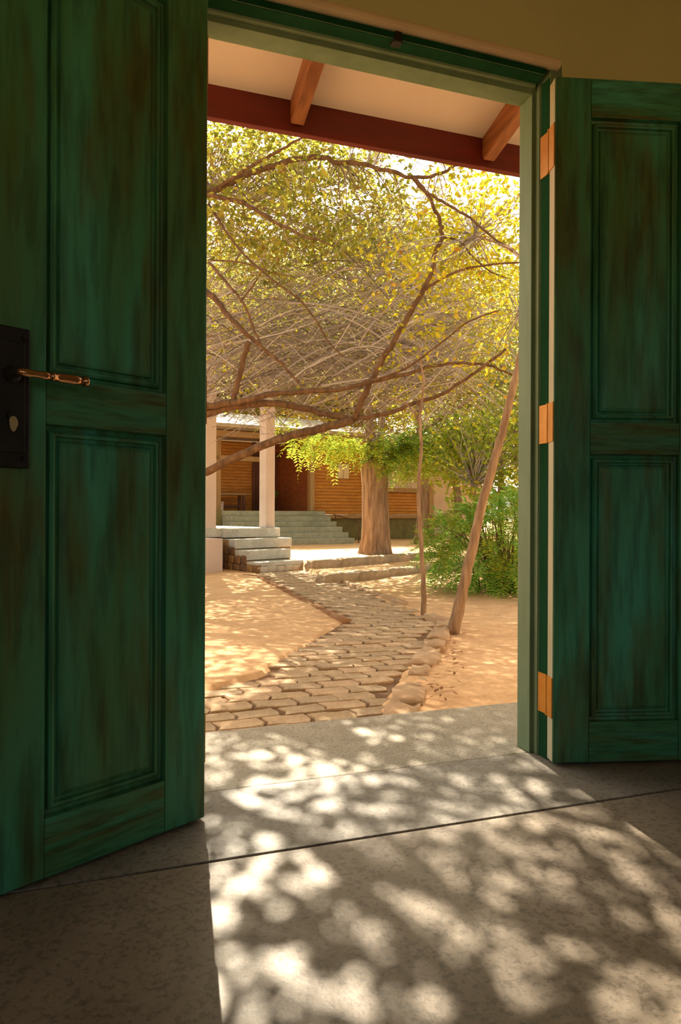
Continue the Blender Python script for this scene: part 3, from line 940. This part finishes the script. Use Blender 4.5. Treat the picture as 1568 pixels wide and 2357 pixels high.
def fronds(starts, dirs, L, g, pairs=11, leaf=.05, droop=.5):
    """feathery compound leaves: leaflets in pairs along an arching stalk"""
    n = len(starts)
    d = dirs / np.linalg.norm(dirs, axis=1)[:, None]
    side = np.cross(d, np.array([0, 0, 1.0]))
    side /= np.linalg.norm(side, axis=1)[:, None] + 1e-9
    Ls = L * g.uniform(.65, 1.25, n)[:, None]
    vs_ = []
    for p in range(pairs):
        t = (p + 1.2) / (pairs + 1)
        c = starts + d * Ls * t
        c = c + np.array([0, 0, -1.0]) * (droop * Ls * t * t)
        ax = d + np.array([0, 0, -1.0]) * 2 * droop * t
        ax /= np.linalg.norm(ax, axis=1)[:, None]
        ll_ = leaf * Ls / L * (1.15 - .55 * abs(t - .4) * 1.6)
        for sgn in (-1, 1):
            o = side * sgn * .86 + ax * .5 + g.normal(size=(n, 3)) * .16
            o /= np.linalg.norm(o, axis=1)[:, None]
            wv = ax * ll_ * .17
            q = np.stack([c, c + o * ll_ * .45 + wv, c + o * ll_, c + o * ll_ * .45 - wv], axis=1)
            vs_.append(q)
    V = np.concatenate(vs_, axis=0)
    f = np.arange(len(V) * 4).reshape(-1, 4)
    return V.reshape(-1, 3), f


def limb(name, pts, r0, r1, parent, mat='bark', sub=5, n=8, flare=0, wob=.005):
    P = bez(pts, sub)
    m = len(P)
    g = np.random.default_rng(len(P) * 7 + int(r0 * 1000))
    rr = []
    for i in range(m):
        t = i / (m - 1)
        r = r0 + (r1 - r0) * t ** .8
        if flare:
            r *= 1 + flare * math.exp(-t * 14)
        rr.append(r * (1 + g.uniform(-.03, .03)))
    P = [p + g.normal(size=3) * wob * (1 if 0 < i < m - 1 else 0) * min(1, r0 / .03) for i, p in enumerate(P)]
    return MB().tube(P, rr, n).build(name, mat, parent, smooth=True)


BR = {
'trunkA':([(0.27,5.07,-0.11),(0.32,4.95,0.46),(0.39,4.82,1.08),(0.46,4.74,1.64),(0.50,4.78,2.30),(0.52,4.88,3.07),(0.53,4.98,3.86),(0.49,5.10,4.72),(0.41,5.23,5.51)],0.13,0.05),
'b1':([(0.46,4.74,1.62),(0.80,4.47,1.72),(1.09,4.27,1.76),(1.39,4.06,1.81),(1.76,3.84,1.82),(2.05,3.64,1.87),(2.36,3.53,1.95),(2.68,3.43,2.03),(2.99,3.32,2.01),(3.26,3.24,1.92)],0.038,0.009),
'b2':([(0.46,4.74,1.58),(0.81,4.52,1.67),(1.10,4.37,1.73),(1.38,4.17,1.73),(1.68,4.08,1.67),(1.99,3.87,1.58)],0.045,0.026),
'b3':([(0.37,4.88,0.96),(0.81,4.47,1.14),(1.09,4.27,1.28),(1.37,4.12,1.40),(1.65,3.98,1.48),(1.83,3.92,1.53),(1.99,3.87,1.58)],0.038,0.038),
'b4':([(1.99,3.87,1.58),(2.05,3.74,1.79),(2.15,3.65,2.03),(2.24,3.57,2.20),(2.34,3.49,2.41),(2.44,3.40,2.62),(2.51,3.38,2.79),(2.54,3.37,2.96),(2.59,3.35,3.06),(2.57,3.36,3.21),(2.47,3.39,3.41),(2.37,3.43,3.57)],0.030,0.013),
'b5':([(1.99,3.87,1.58),(2.24,3.68,1.62),(2.38,3.53,1.68),(2.56,3.36,1.74),(2.69,3.21,1.83),(2.81,3.07,1.94),(2.93,2.92,2.06)],0.022,0.011),
'b6':([(0.50,4.88,3.07),(0.80,4.47,2.75),(0.94,4.32,2.53),(1.07,4.17,2.35),(1.17,4.14,2.26),(1.35,4.03,2.08),(1.51,3.92,1.88)],0.036,0.010),
'b6b':([(1.00,4.35,1.75),(1.04,4.29,1.92),(1.08,4.22,2.14),(1.12,4.15,2.26)],0.026,0.024),
'b7':([(0.53,4.98,3.73),(0.85,4.56,3.72),(1.10,4.37,3.81),(1.37,4.18,3.87),(1.64,3.98,3.88),(1.86,3.91,3.84),(2.11,3.72,3.75),(2.39,3.52,3.61),(2.60,3.45,3.64),(2.73,3.31,3.67),(2.92,3.14,3.64)],0.034,0.010),
'b7b':([(0.90,4.49,3.74),(1.06,4.17,3.76),(1.26,4.00,3.84),(1.41,3.85,3.89),(1.57,3.69,3.95)],0.018,0.008),
'b8':([(0.53,4.98,3.90),(0.83,4.46,3.63),(1.08,4.27,3.52),(1.24,4.11,3.37),(1.39,4.07,3.28),(1.54,3.91,3.16),(1.79,3.83,3.06)],0.028,0.007),
'b9':([(2.39,3.52,3.61),(2.44,3.40,3.45),(2.58,3.25,3.29),(2.70,3.10,3.14),(2.82,2.96,2.95),(2.97,2.80,2.76)],0.014,0.008),
'b10':([(2.44,3.40,2.62),(2.52,3.27,2.67),(2.64,3.13,2.72),(2.78,2.97,2.72),(2.99,2.80,2.71)],0.014,0.007),
'b11':([(2.59,3.35,3.06),(2.73,3.31,3.03),(2.83,3.27,2.90),(2.97,3.23,2.78),(3.11,3.18,2.72)],0.010,0.005),
'b12':([(0.79,4.37,2.99),(0.92,4.22,2.78),(1.05,4.07,2.56),(1.14,4.04,2.33),(1.19,4.03,2.22)],0.014,0.010),
'b13':([(1.03,4.13,2.59),(1.12,4.05,2.71),(1.21,3.91,2.86)],0.010,0.005),
'b14':([(0.80,4.47,3.05),(1.06,4.17,2.95),(1.26,4.00,2.84),(1.47,3.93,2.79)],0.009,0.004),
'b15':([(2.05,3.64,1.87),(2.25,3.36,1.94),(2.40,3.10,2.07),(2.61,2.93,2.25),(2.78,2.76,2.31)],0.012,0.005),
'b16':([(1.51,3.92,2.60),(1.65,3.87,2.41),(1.76,3.84,2.22),(1.87,3.80,2.11)],0.010,0.005),
'b17':([(0.81,4.57,3.60),(1.01,4.30,3.16),(1.21,4.13,2.89),(1.51,3.92,2.60)],0.012,0.009),
}
g = np.random.default_rng(21)
tA = root('shade_tree', (0.27, 5.07, -.06), 'spreading shade tree with long bare crossing limbs, trunk hidden behind left door leaf', 'tree')
limb('trunk', *BR['trunkA'], tA, sub=6, n=12, flare=.5)
for k, (pts, a, b) in BR.items():
    if k != 'trunkA':
        limb('limb', pts, a, b, tA)
crown = [
    [(0.50, 5.05, 4.3), (0.9, 4.9, 4.9), (1.4, 4.8, 5.3), (2.1, 4.6, 5.5)],
    [(0.45, 5.15, 5.0), (0.1, 4.7, 5.5), (-.4, 4.2, 5.7)],
    [(0.41, 5.23, 5.5), (0.9, 5.4, 5.9), (1.6, 5.6, 6.0)],
    [(0.50, 4.95, 3.6), (0.2, 4.3, 4.2), (0.2, 3.7, 4.6)],
    [(0.9, 4.9, 4.9), (1.1, 4.2, 5.1), (1.3, 3.6, 5.0)],
    [(0.50, 5.05, 4.1), (1.2, 6.2, 4.5), (2.2, 7.3, 4.8), (3.4, 8.4, 4.9)],
    [(0.47, 5.15, 4.6), (0.4, 6.4, 4.8), (0.3, 8.0, 4.9)],
]
for c in crown:
    limb('limb', c, .035, .008, tA)
# limb points where twigs start
node = np.concatenate([arr(bez(p, 6)) for k, (p, a, b) in BR.items() if k != 'trunkA'] + [arr(bez(c, 8)) for c in crown])

# upper crown: part of it in view below the eave, the rest above it, in the path of the sun
cc = []
gxx, gyy = np.meshgrid(np.arange(-.9, 2.9, .082), np.arange(3.2, 6.4, .082))
nc_ = gxx.size
cc.append(np.stack([gxx.ravel() + g.uniform(-.07, .07, nc_), gyy.ravel() + g.uniform(-.07, .07, nc_), 4.9 + g.normal(size=nc_) * .14], axis=1))
lc = clumps(cc[0], 8, (.06, .06, .03), g)
v_, f_ = leaves(lc, .066, g, .62, .75)
mesh_obj('foliage', v_, f_, 'leaf_olive', tA)['kind'] = 'stuff'
cc.append(ellipsoid((1.9, 4.9, 3.75), (1.7, 1.0, .55), 150, g, 0))
lc = clumps(cc[1], 24, (.15, .15, .12), g)
cc.append(np.stack([g.uniform(-1.2, 6.6, 760), g.uniform(6.3, 9.6, 760), 4.7 + g.normal(size=760) * .42], axis=1))
lc = np.concatenate([lc, clumps(cc[2], 20, (.2, .2, .15), g)])
cc = np.concatenate(cc)
v_, f_ = leaves(lc, .070, g, .55, .35)
mesh_obj('foliage', v_, f_, 'leaf_olive', tA)['kind'] = 'stuff'
d2 = ((cc[:, None, :] - node[None]) ** 2).sum(-1)
near = node[d2.argmin(1)]
v_, f_ = twig_mesh(near, cc, .05, .006, .002, g, seg=6)
mesh_obj('crown_twigs', v_, f_, 'twig', tA)['kind'] = 'stuff'

# tangle of long, thin, bare arching twigs
RR, FF = arr(R), arr(F)
nt_ = 1350
mid = arr((2.15, 4.75, 2.62)) + RR * g.uniform(-1.6, 1.6, nt_)[:, None] + FF * g.uniform(.25, 2.6, nt_)[:, None]
mid[:, 2] += np.clip(g.normal(size=nt_) * .38, -.85, .95)
ang = g.choice([.30, -.55, 2.5], nt_, p=[.58, .30, .12]) + g.normal(size=nt_) * .28
Ln = g.uniform(.5, 1.7, nt_)
dr = RR * np.cos(ang)[:, None] + np.array([0, 0, 1.0]) * np.sin(ang)[:, None] + FF * (g.normal(size=nt_) * .5)[:, None]
v_, f_ = twig_mesh(mid - dr * Ln[:, None] / 2, mid + dr * Ln[:, None] / 2, .10, .0050, .0016, g, seg=7, wob=.05, zmin=1.62)
mesh_obj('bare_twigs', v_, f_, 'twig', tA)['kind'] = 'stuff'
nt_ = 200
mid = arr((2.1, 4.6, 2.55)) + RR * g.uniform(-1.5, 1.5, nt_)[:, None] + FF * g.uniform(0, 1.8, nt_)[:, None]
mid[:, 2] += np.clip(g.normal(size=nt_) * .42, -.85, 1.0)
ang = g.choice([.35, -.65], nt_, p=[.7, .3]) + g.normal(size=nt_) * .22
Ln = g.uniform(.7, 1.9, nt_)
dr = RR * np.cos(ang)[:, None] + np.array([0, 0, 1.0]) * np.sin(ang)[:, None] + FF * (g.normal(size=nt_) * .4)[:, None]
v_, f_ = twig_mesh(mid - dr * Ln[:, None] / 2, mid + dr * Ln[:, None] / 2, .10, .009, .003, g, seg=8, sides=4, wob=.05, zmin=1.75)
mesh_obj('bare_twigs', v_, f_, 'twig', tA)['kind'] = 'stuff'
nt_ = 900
mid = arr((2.2, 5.3, 3.6)) + RR * g.uniform(-1.7, 1.7, nt_)[:, None] + FF * g.uniform(-.8, 1.7, nt_)[:, None]
mid[:, 2] += g.normal(size=nt_) * .45
ang = g.uniform(-1.2, 1.2, nt_)
Ln = g.uniform(.3, 1.1, nt_)
dr = RR * np.cos(ang)[:, None] + np.array([0, 0, 1.0]) * np.sin(ang)[:, None] + FF * (g.normal(size=nt_) * .5)[:, None]
v_, f_ = twig_mesh(mid - dr * Ln[:, None] / 2, mid + dr * Ln[:, None] / 2, .06, .0045, .0018, g, seg=6, wob=.06)
mesh_obj('bare_twigs', v_, f_, 'twig', tA)['kind'] = 'stuff'

cm = arr((2.3, 5.3, 2.95)) + RR * g.uniform(-1.5, 1.6, 150)[:, None] + FF * g.uniform(-.3, 1.6, 150)[:, None]
cm[:, 2] += g.normal(size=150) * .55
v_, f_ = leaves(clumps(cm, 16, (.15, .15, .12), g), .065, g, .5, .3)
mesh_obj('foliage', v_, f_, 'leaf_yellow', tA)['kind'] = 'stuff'

# leaning slim tree on the right
tD = root('leaning_tree', (2.22, 2.45, -.06), 'slim pale trunk leaning right beside the path, with yellow leaves above', 'tree')
limb('trunk', [(2.22, 2.45, -.09), (2.28, 2.42, 0.19), (2.34, 2.40, 0.49), (2.41, 2.38, 0.81), (2.47, 2.36, 1.04), (2.54, 2.34, 1.31), (2.59, 2.32, 1.55), (2.65, 2.28, 1.84), (2.75, 2.25, 2.38), (2.79, 2.23, 2.95), (2.79, 2.34, 3.67), (2.78, 2.55, 4.52)], .040, .018, tD, 'bark_pale', sub=5, n=10, flare=.25, wob=.0022)
lb = [[(2.75, 2.25, 2.38), (2.85, 2.7, 2.75), (2.8, 3.2, 3.05)], [(2.79, 2.25, 3.1), (2.6, 2.7, 3.5), (2.3, 3.1, 3.8)], [(2.79, 2.34, 3.67), (2.3, 2.6, 4.2), (1.7, 2.9, 4.5)], [(2.65, 2.28, 1.84), (2.9, 2.6, 2.1), (3.1, 3.0, 2.4)]]
for p in lb:
    limb('limb', p, .016, .005, tD, 'bark_pale')
nodeD = np.concatenate([arr(bez(p, 8)) for p in lb])
cD = np.concatenate([ellipsoid((3.0, 3.4, 3.30), (.55, .6, .55), 85, g, 0), ellipsoid((2.6, 3.4, 2.75), (.75, .5, .3), 24, g, 0), ellipsoid((1.9, 3.2, 4.4), (.9, .6, .4), 60, g, 0), ellipsoid((3.15, 3.2, 2.35), (.22, .4, .7), 26, g, 0)])
v_, f_ = leaves(clumps(cD, 18, (.13, .13, .10), g), .062, g, .5, .2)
mesh_obj('foliage', v_, f_, 'leaf_yellow', tD)['kind'] = 'stuff'
near = nodeD[((cD[:, None, :] - nodeD[None]) ** 2).sum(-1).argmin(1)]
v_, f_ = twig_mesh(near, cD, .04, .005, .002, g, seg=5)
mesh_obj('twigs', v_, f_, 'twig', tD)['kind'] = 'stuff'

# thin upright sapling
tE = root('thin_sapling', (2.36, 3.19, -.06), 'thin crooked upright sapling stem left of the leaning trunk', 'tree')
limb('trunk', [(2.36, 3.19, -.09), (2.35, 3.19, 0.21), (2.33, 3.20, 0.55), (2.31, 3.20, 0.90), (2.33, 3.20, 1.25), (2.32, 3.20, 1.53), (2.36, 3.22, 1.81), (2.33, 3.26, 2.09)], .024, .007, tE, 'bark_pale', n=8, flare=.2, wob=.003)
limb('limb', [(2.32, 3.20, 1.50), (2.22, 3.3, 1.66), (2.05, 3.4, 1.70)], .009, .004, tE, 'bark_pale')
cE = ellipsoid((2.35, 3.35, 2.15), (.35, .3, .25), 9, g, 0)
v_, f_ = leaves(clumps(cE, 14, .10, g), .055, g, .5, .2)
mesh_obj('foliage', v_, f_, 'leaf_yellow', tE)['kind'] = 'stuff'

# big trunk tree on the terrace
tC = root('big_tree', (4.33, 9.31, .03), 'thick furrowed tree trunk standing on the terrace before the house', 'tree')
MBc = MB()
P = bez([(4.33, 9.31, -.05), (4.33, 9.31, .30), (4.32, 9.31, .76), (4.31, 9.31, 1.21), (4.32, 9.31, 1.67)], 6)
nn = 28
vs_, fs_ = [], []
for i, p in enumerate(P):
    t = i / (len(P) - 1)
    r = .205 + .04 * (1 - t) + .10 * math.exp(-t * 7) + (.05 * max(0, t - .75) * 4)
    for k in range(nn):
        th = 2 * math.pi * k / nn
        rr = r * (1 + .06 * math.sin(5 * th + 1.3 * math.sin(t * 3)) + .035 * math.sin(9 * th + t * 2) + .05 * math.exp(-t * 6) * math.sin(3 * th))
        vs_.append((p[0] + rr * math.cos(th), p[1] + rr * math.sin(th), p[2]))
for i in range(len(P) - 1):
    for k in range(nn):
        k2 = (k + 1) % nn
        fs_.append((i * nn + k, i * nn + k2, (i + 1) * nn + k2, (i + 1) * nn + k))
fs_.append(tuple(range((len(P) - 1) * nn, len(P) * nn)))
mesh_obj('trunk', vs_, fs_, 'bark_big', tC, smooth=True)
lC = [[(4.26, 9.28, 1.45), (4.18, 9.22, 2.1), (4.12, 9.2, 2.7), (4.0, 9.0, 3.6)], [(4.40, 9.31, 1.40), (4.75, 9.3, 1.85), (5.3, 9.2, 2.3), (6.0, 9.0, 2.8)], [(4.30, 9.3, 1.5), (4.55, 9.6, 2.4), (4.9, 10.0, 3.6)], [(4.15, 9.2, 2.5), (3.6, 8.9, 3.0), (2.9, 8.6, 3.2)]]
for i, p in enumerate(lC):
    limb('limb', p, .13 if i == 0 else .075, .03, tC, 'bark_big', n=10)
nodeC = np.concatenate([arr(bez(p, 8)) for p in lC])
cC = np.concatenate([ellipsoid((4.3, 9.2, 4.4), (2.6, 2.0, 1.2), 260, g, .2), ellipsoid((2.6, 8.8, 3.6), (1.6, 1.2, .6), 90, g, .2)])
v_, f_ = leaves(clumps(cC, 26, (.26, .26, .18), g), .11, g, .5, .3)
mesh_obj('foliage', v_, f_, 'leaf_far', tC)['kind'] = 'stuff'
# hanging feathery sprays in front of the house
c1 = np.concatenate([ellipsoid((3.45, 9.3, 1.92), (.75, .5, .24), 150, g, 0), ellipsoid((2.6, 9.0, 2.2), (.25, .3, .2), 16, g, 0), ellipsoid((4.3, 8.95, 1.85), (.5, .3, .30), 90, g, 0), ellipsoid((4.75, 9.1, 1.75), (.55, .4, .45), 120, g, 0), ellipsoid((5.4, 9.0, 2.0), (.9, .5, .5), 130, g, 0)])
dd = g.normal(size=(len(c1), 3)) * (1, 1, .4) + (0, 0, -.15)
v_, f_ = fronds(c1, dd, .36, g, pairs=9, leaf=.085, droop=.45)
mesh_obj('sprays', v_, f_, 'leaf_fresh', tC)['kind'] = 'stuff'
c1 = np.concatenate([ellipsoid((4.45, 8.9, 1.75), (.42, .2, .42), 50, g, 0), ellipsoid((4.9, 8.9, 1.95), (.45, .3, .35), 60, g, 0)])
dd = g.normal(size=(len(c1), 3)) * (1, 1, .4) + (0, 0, -.15)
v_, f_ = fronds(c1, dd, .34, g, pairs=9, leaf=.08, droop=.5)
mesh_obj('sprays', v_, f_, 'leaf_green', tC)['kind'] = 'stuff'
near = nodeC[((c1[:, None, :] - nodeC[None]) ** 2).sum(-1).argmin(1)]
v_, f_ = twig_mesh(near, c1, .03, .012, .004, g, seg=5)
mesh_obj('twigs', v_, f_, 'twig', tC)['kind'] = 'stuff'

# yellow leaved twig hanging by the pillar
# green feathery bush on the right
bu = root('green_bush', (3.7, 4.55, -.06), 'dense feathery green bush on the sand at the right of the yard', 'bush')
stems_s, stems_e = [], []
for i in range(60):
    a = g.uniform(0, 6.28)
    r0 = g.uniform(0, .35)
    r1 = g.uniform(.2, .95)
    stems_s.append((3.98 + r0 * math.cos(a), 4.55 + r0 * .8 * math.sin(a), -.06))
    stems_e.append((3.98 + .8 * r1 * math.cos(a), 4.6 + r1 * .85 * math.sin(a), g.uniform(.35, .85)))
v_, f_ = twig_mesh(arr(stems_s), arr(stems_e), .08, .012, .004, g, seg=6, sides=4)
mesh_obj('stems', v_, f_, 'bark', bu)
c1 = ellipsoid((3.98, 4.6, .40), (.85, .80, .52), 900, g, .5)
c1 = c1[c1[:, 2] > .02]
out = c1 - arr((3.98, 4.6, .30))
dd = out / np.linalg.norm(out, axis=1)[:, None] + g.normal(size=c1.shape) * .45
v_, f_ = fronds(c1, dd, .30, g, pairs=11, leaf=.062, droop=.42)
mesh_obj('fronds', v_, f_, 'leaf_green', bu)['kind'] = 'stuff'
c1 = ellipsoid((3.95, 4.55, .45), (.85, .75, .52), 520, g, .7)
c1 = c1[c1[:, 2] > .25]
dd = (c1 - arr((3.98, 4.6, .30))) + g.normal(size=c1.shape) * .4
v_, f_ = fronds(c1, dd, .28, g, pairs=11, leaf=.058, droop=.5)
mesh_obj('fronds', v_, f_, 'leaf_fresh', bu)['kind'] = 'stuff'

# potted plant in the entry
pp = root('potted_plant', tfH(-.55, 1.2, PF), 'dark leafy potted plant in the shaded house entry', 'potted plant')
pt = []
for z, r in ((0, .09), (.18, .13), (.20, .14), (.20, .12), (.17, .11)):
    pt.append((z, r))
c_ = tfH(-.55, 1.2, 0)
MB().tube([(c_[0], c_[1], PF + z) for z, r in ((0, 0), (.19, 0), (.20, 0))], [.10, .14, .14], 14).build('pot', 'rubble_2', pp)
c1 = ellipsoid((c_[0], c_[1], PF + .30), (.10, .10, .08), 60, g, 0)
dd = (c1 - arr((c_[0], c_[1], PF + .2))) + arr((0, 0, .1))
v_, f_ = fronds(c1, dd, .32, g, pairs=6, leaf=.10, droop=.5)
mesh_obj('foliage', v_, f_, 'leaf_green', pp)['kind'] = 'stuff'

# trees further back; each its own trunk and crown
far = [
    ((1.0, 11.5), 4.6, (2.2, 1.8, 1.5), .10, 'leaf_far', 'pale green tree crown behind the left porch pillars'),
    ((3.2, 20.5), 5.6, (3.2, 2.2, 2.6), .17, 'leaf_olive', 'olive tree rising behind the brick house roof'),
    ((7.4, 19.5), 5.2, (3.0, 2.2, 2.6), .17, 'leaf_yellow', 'yellow green tree behind the right end of the house'),
    ((6.6, 12.4), 4.9, (2.3, 1.8, 1.9), .12, 'leaf_yellow', 'bright yellow leaved tree above the house parapet'),
    ((7.8, 13.0), 2.9, (1.5, 1.2, 1.4), .11, 'leaf_far', 'low pale green tree right of the house parapet'),
    ((9.6, 12.5), 4.2, (2.2, 1.8, 2.4), .12, 'leaf_far', 'tall pale green tree beyond the garden shelter'),
    ((12.5, 17.0), 5.0, (3.5, 2.5, 3.6), .16, 'leaf_olive', 'large olive tree furthest to the right'),
    ((0.5, 21.0), 5.6, (3.4, 2.4, 3.2), .17, 'leaf_far', 'large pale tree furthest to the left behind the house'),
    ((5.9, 25.0), 7.2, (5.0, 3.0, 4.6), .22, 'leaf_far', 'tallest hazy tree far behind the house'),
    ((-4.2, 15.0), 3.9, (3.0, 2.2, 3.0), .16, 'leaf_olive', 'olive tree beyond the left end of the raised porch'),
    ((-8.5, 21.0), 4.6, (3.8, 2.6, 3.6), .18, 'leaf_far', 'pale tree at the far left edge of the yard'),
    ((14.5, 11.0), 4.0, (3.2, 2.4, 3.4), .16, 'leaf_far', 'pale tree at the far right edge of the yard'),
    ((19.5, 16.0), 4.6, (3.8, 2.6, 3.8), .18, 'leaf_olive', 'olive tree beyond the far right edge of the yard'),
]
for (x, y_), zc, rr, ls, mt, lab in far:
    tr = root('background_tree', (x, y_, 0), lab, 'tree', 'trees behind the yard')
    limb('trunk', [(x, y_, -.1), (x + .1, y_, zc * .35), (x - .05, y_ + .1, zc * .7), (x, y_, zc)], .14, .05, tr, 'bark_big', n=8, flare=.3)
    c1 = ellipsoid((x, y_, zc), rr, int(105 * rr[0]), g, .25)
    v_, f_ = twig_mesh(np.repeat(arr([(x, y_, zc * .75)]), len(c1), 0), c1, .06, .03, .006, g, seg=5)
    mesh_obj('branches', v_, f_, 'twig', tr)['kind'] = 'stuff'
    v_, f_ = leaves(clumps(c1, 34, (.32, .32, .24), g), ls, g, .55, .3)
    mesh_obj('foliage', v_, f_, mt, tr)['kind'] = 'stuff'

for (x, y_), zc, rr, ls, mt, lab in (((5.7, 8.3), 1.75, (.95, .7, .75), .10, 'leaf_fresh', 'small fresh green tree standing behind the dense bush'),
                                     ((7.0, 8.9), 2.3, (1.2, .8, 1.0), .11, 'leaf_far', 'small pale green tree before the garden shelter')):
    tr = root('garden_tree', (x, y_, 0), lab, 'tree', 'small trees behind the bush')
    limb('trunk', [(x, y_, -.1), (x + .05, y_, zc * .4), (x - .05, y_ + .05, zc * .8), (x, y_, zc)], .06, .02, tr, 'bark_pale', n=8, flare=.3)
    c1 = ellipsoid((x, y_, zc), rr, 110, g, .2)
    v_, f_ = twig_mesh(np.repeat(arr([(x, y_, zc * .7)]), len(c1), 0), c1, .06, .012, .004, g, seg=5)
    mesh_obj('branches', v_, f_, 'twig', tr)['kind'] = 'stuff'
    v_, f_ = leaves(clumps(c1, 20, (.17, .17, .13), g), ls, g, .5, .3)
    mesh_obj('foliage', v_, f_, mt, tr)['kind'] = 'stuff'

# green shrubs behind the bush
for (x, y_, h_, rx, mt, lab) in ((6.9, 8.0, 1.5, .9, 'leaf_fresh', 'loose yellow green shrub behind the dense bush'), (5.75, 6.2, 1.0, .7, 'leaf_green', 'mid green shrub between the bush and the terrace kerb')):
    s_ = root('garden_shrub', (x, y_, -.03), lab, 'shrub', 'shrubs behind the bush')
    c1 = ellipsoid((x, y_, h_ * .5), (rx, rx * .8, h_ * .55), 330, g, .4)
    c1 = c1[c1[:, 2] > .05]
    n_ = min(30, len(c1))
    v_, f_ = twig_mesh(np.repeat(arr([(x, y_, -.05)]), n_, 0), c1[:n_], .05, .014, .005, g, seg=5)
    mesh_obj('stems', v_, f_, 'bark', s_)
    v_, f_ = fronds(c1, (c1 - arr((x, y_, h_ * .3))) + g.normal(size=c1.shape) * .3, .36, g, pairs=9, leaf=.08, droop=.45)
    mesh_obj('fronds', v_, f_, mt, s_)['kind'] = 'stuff'
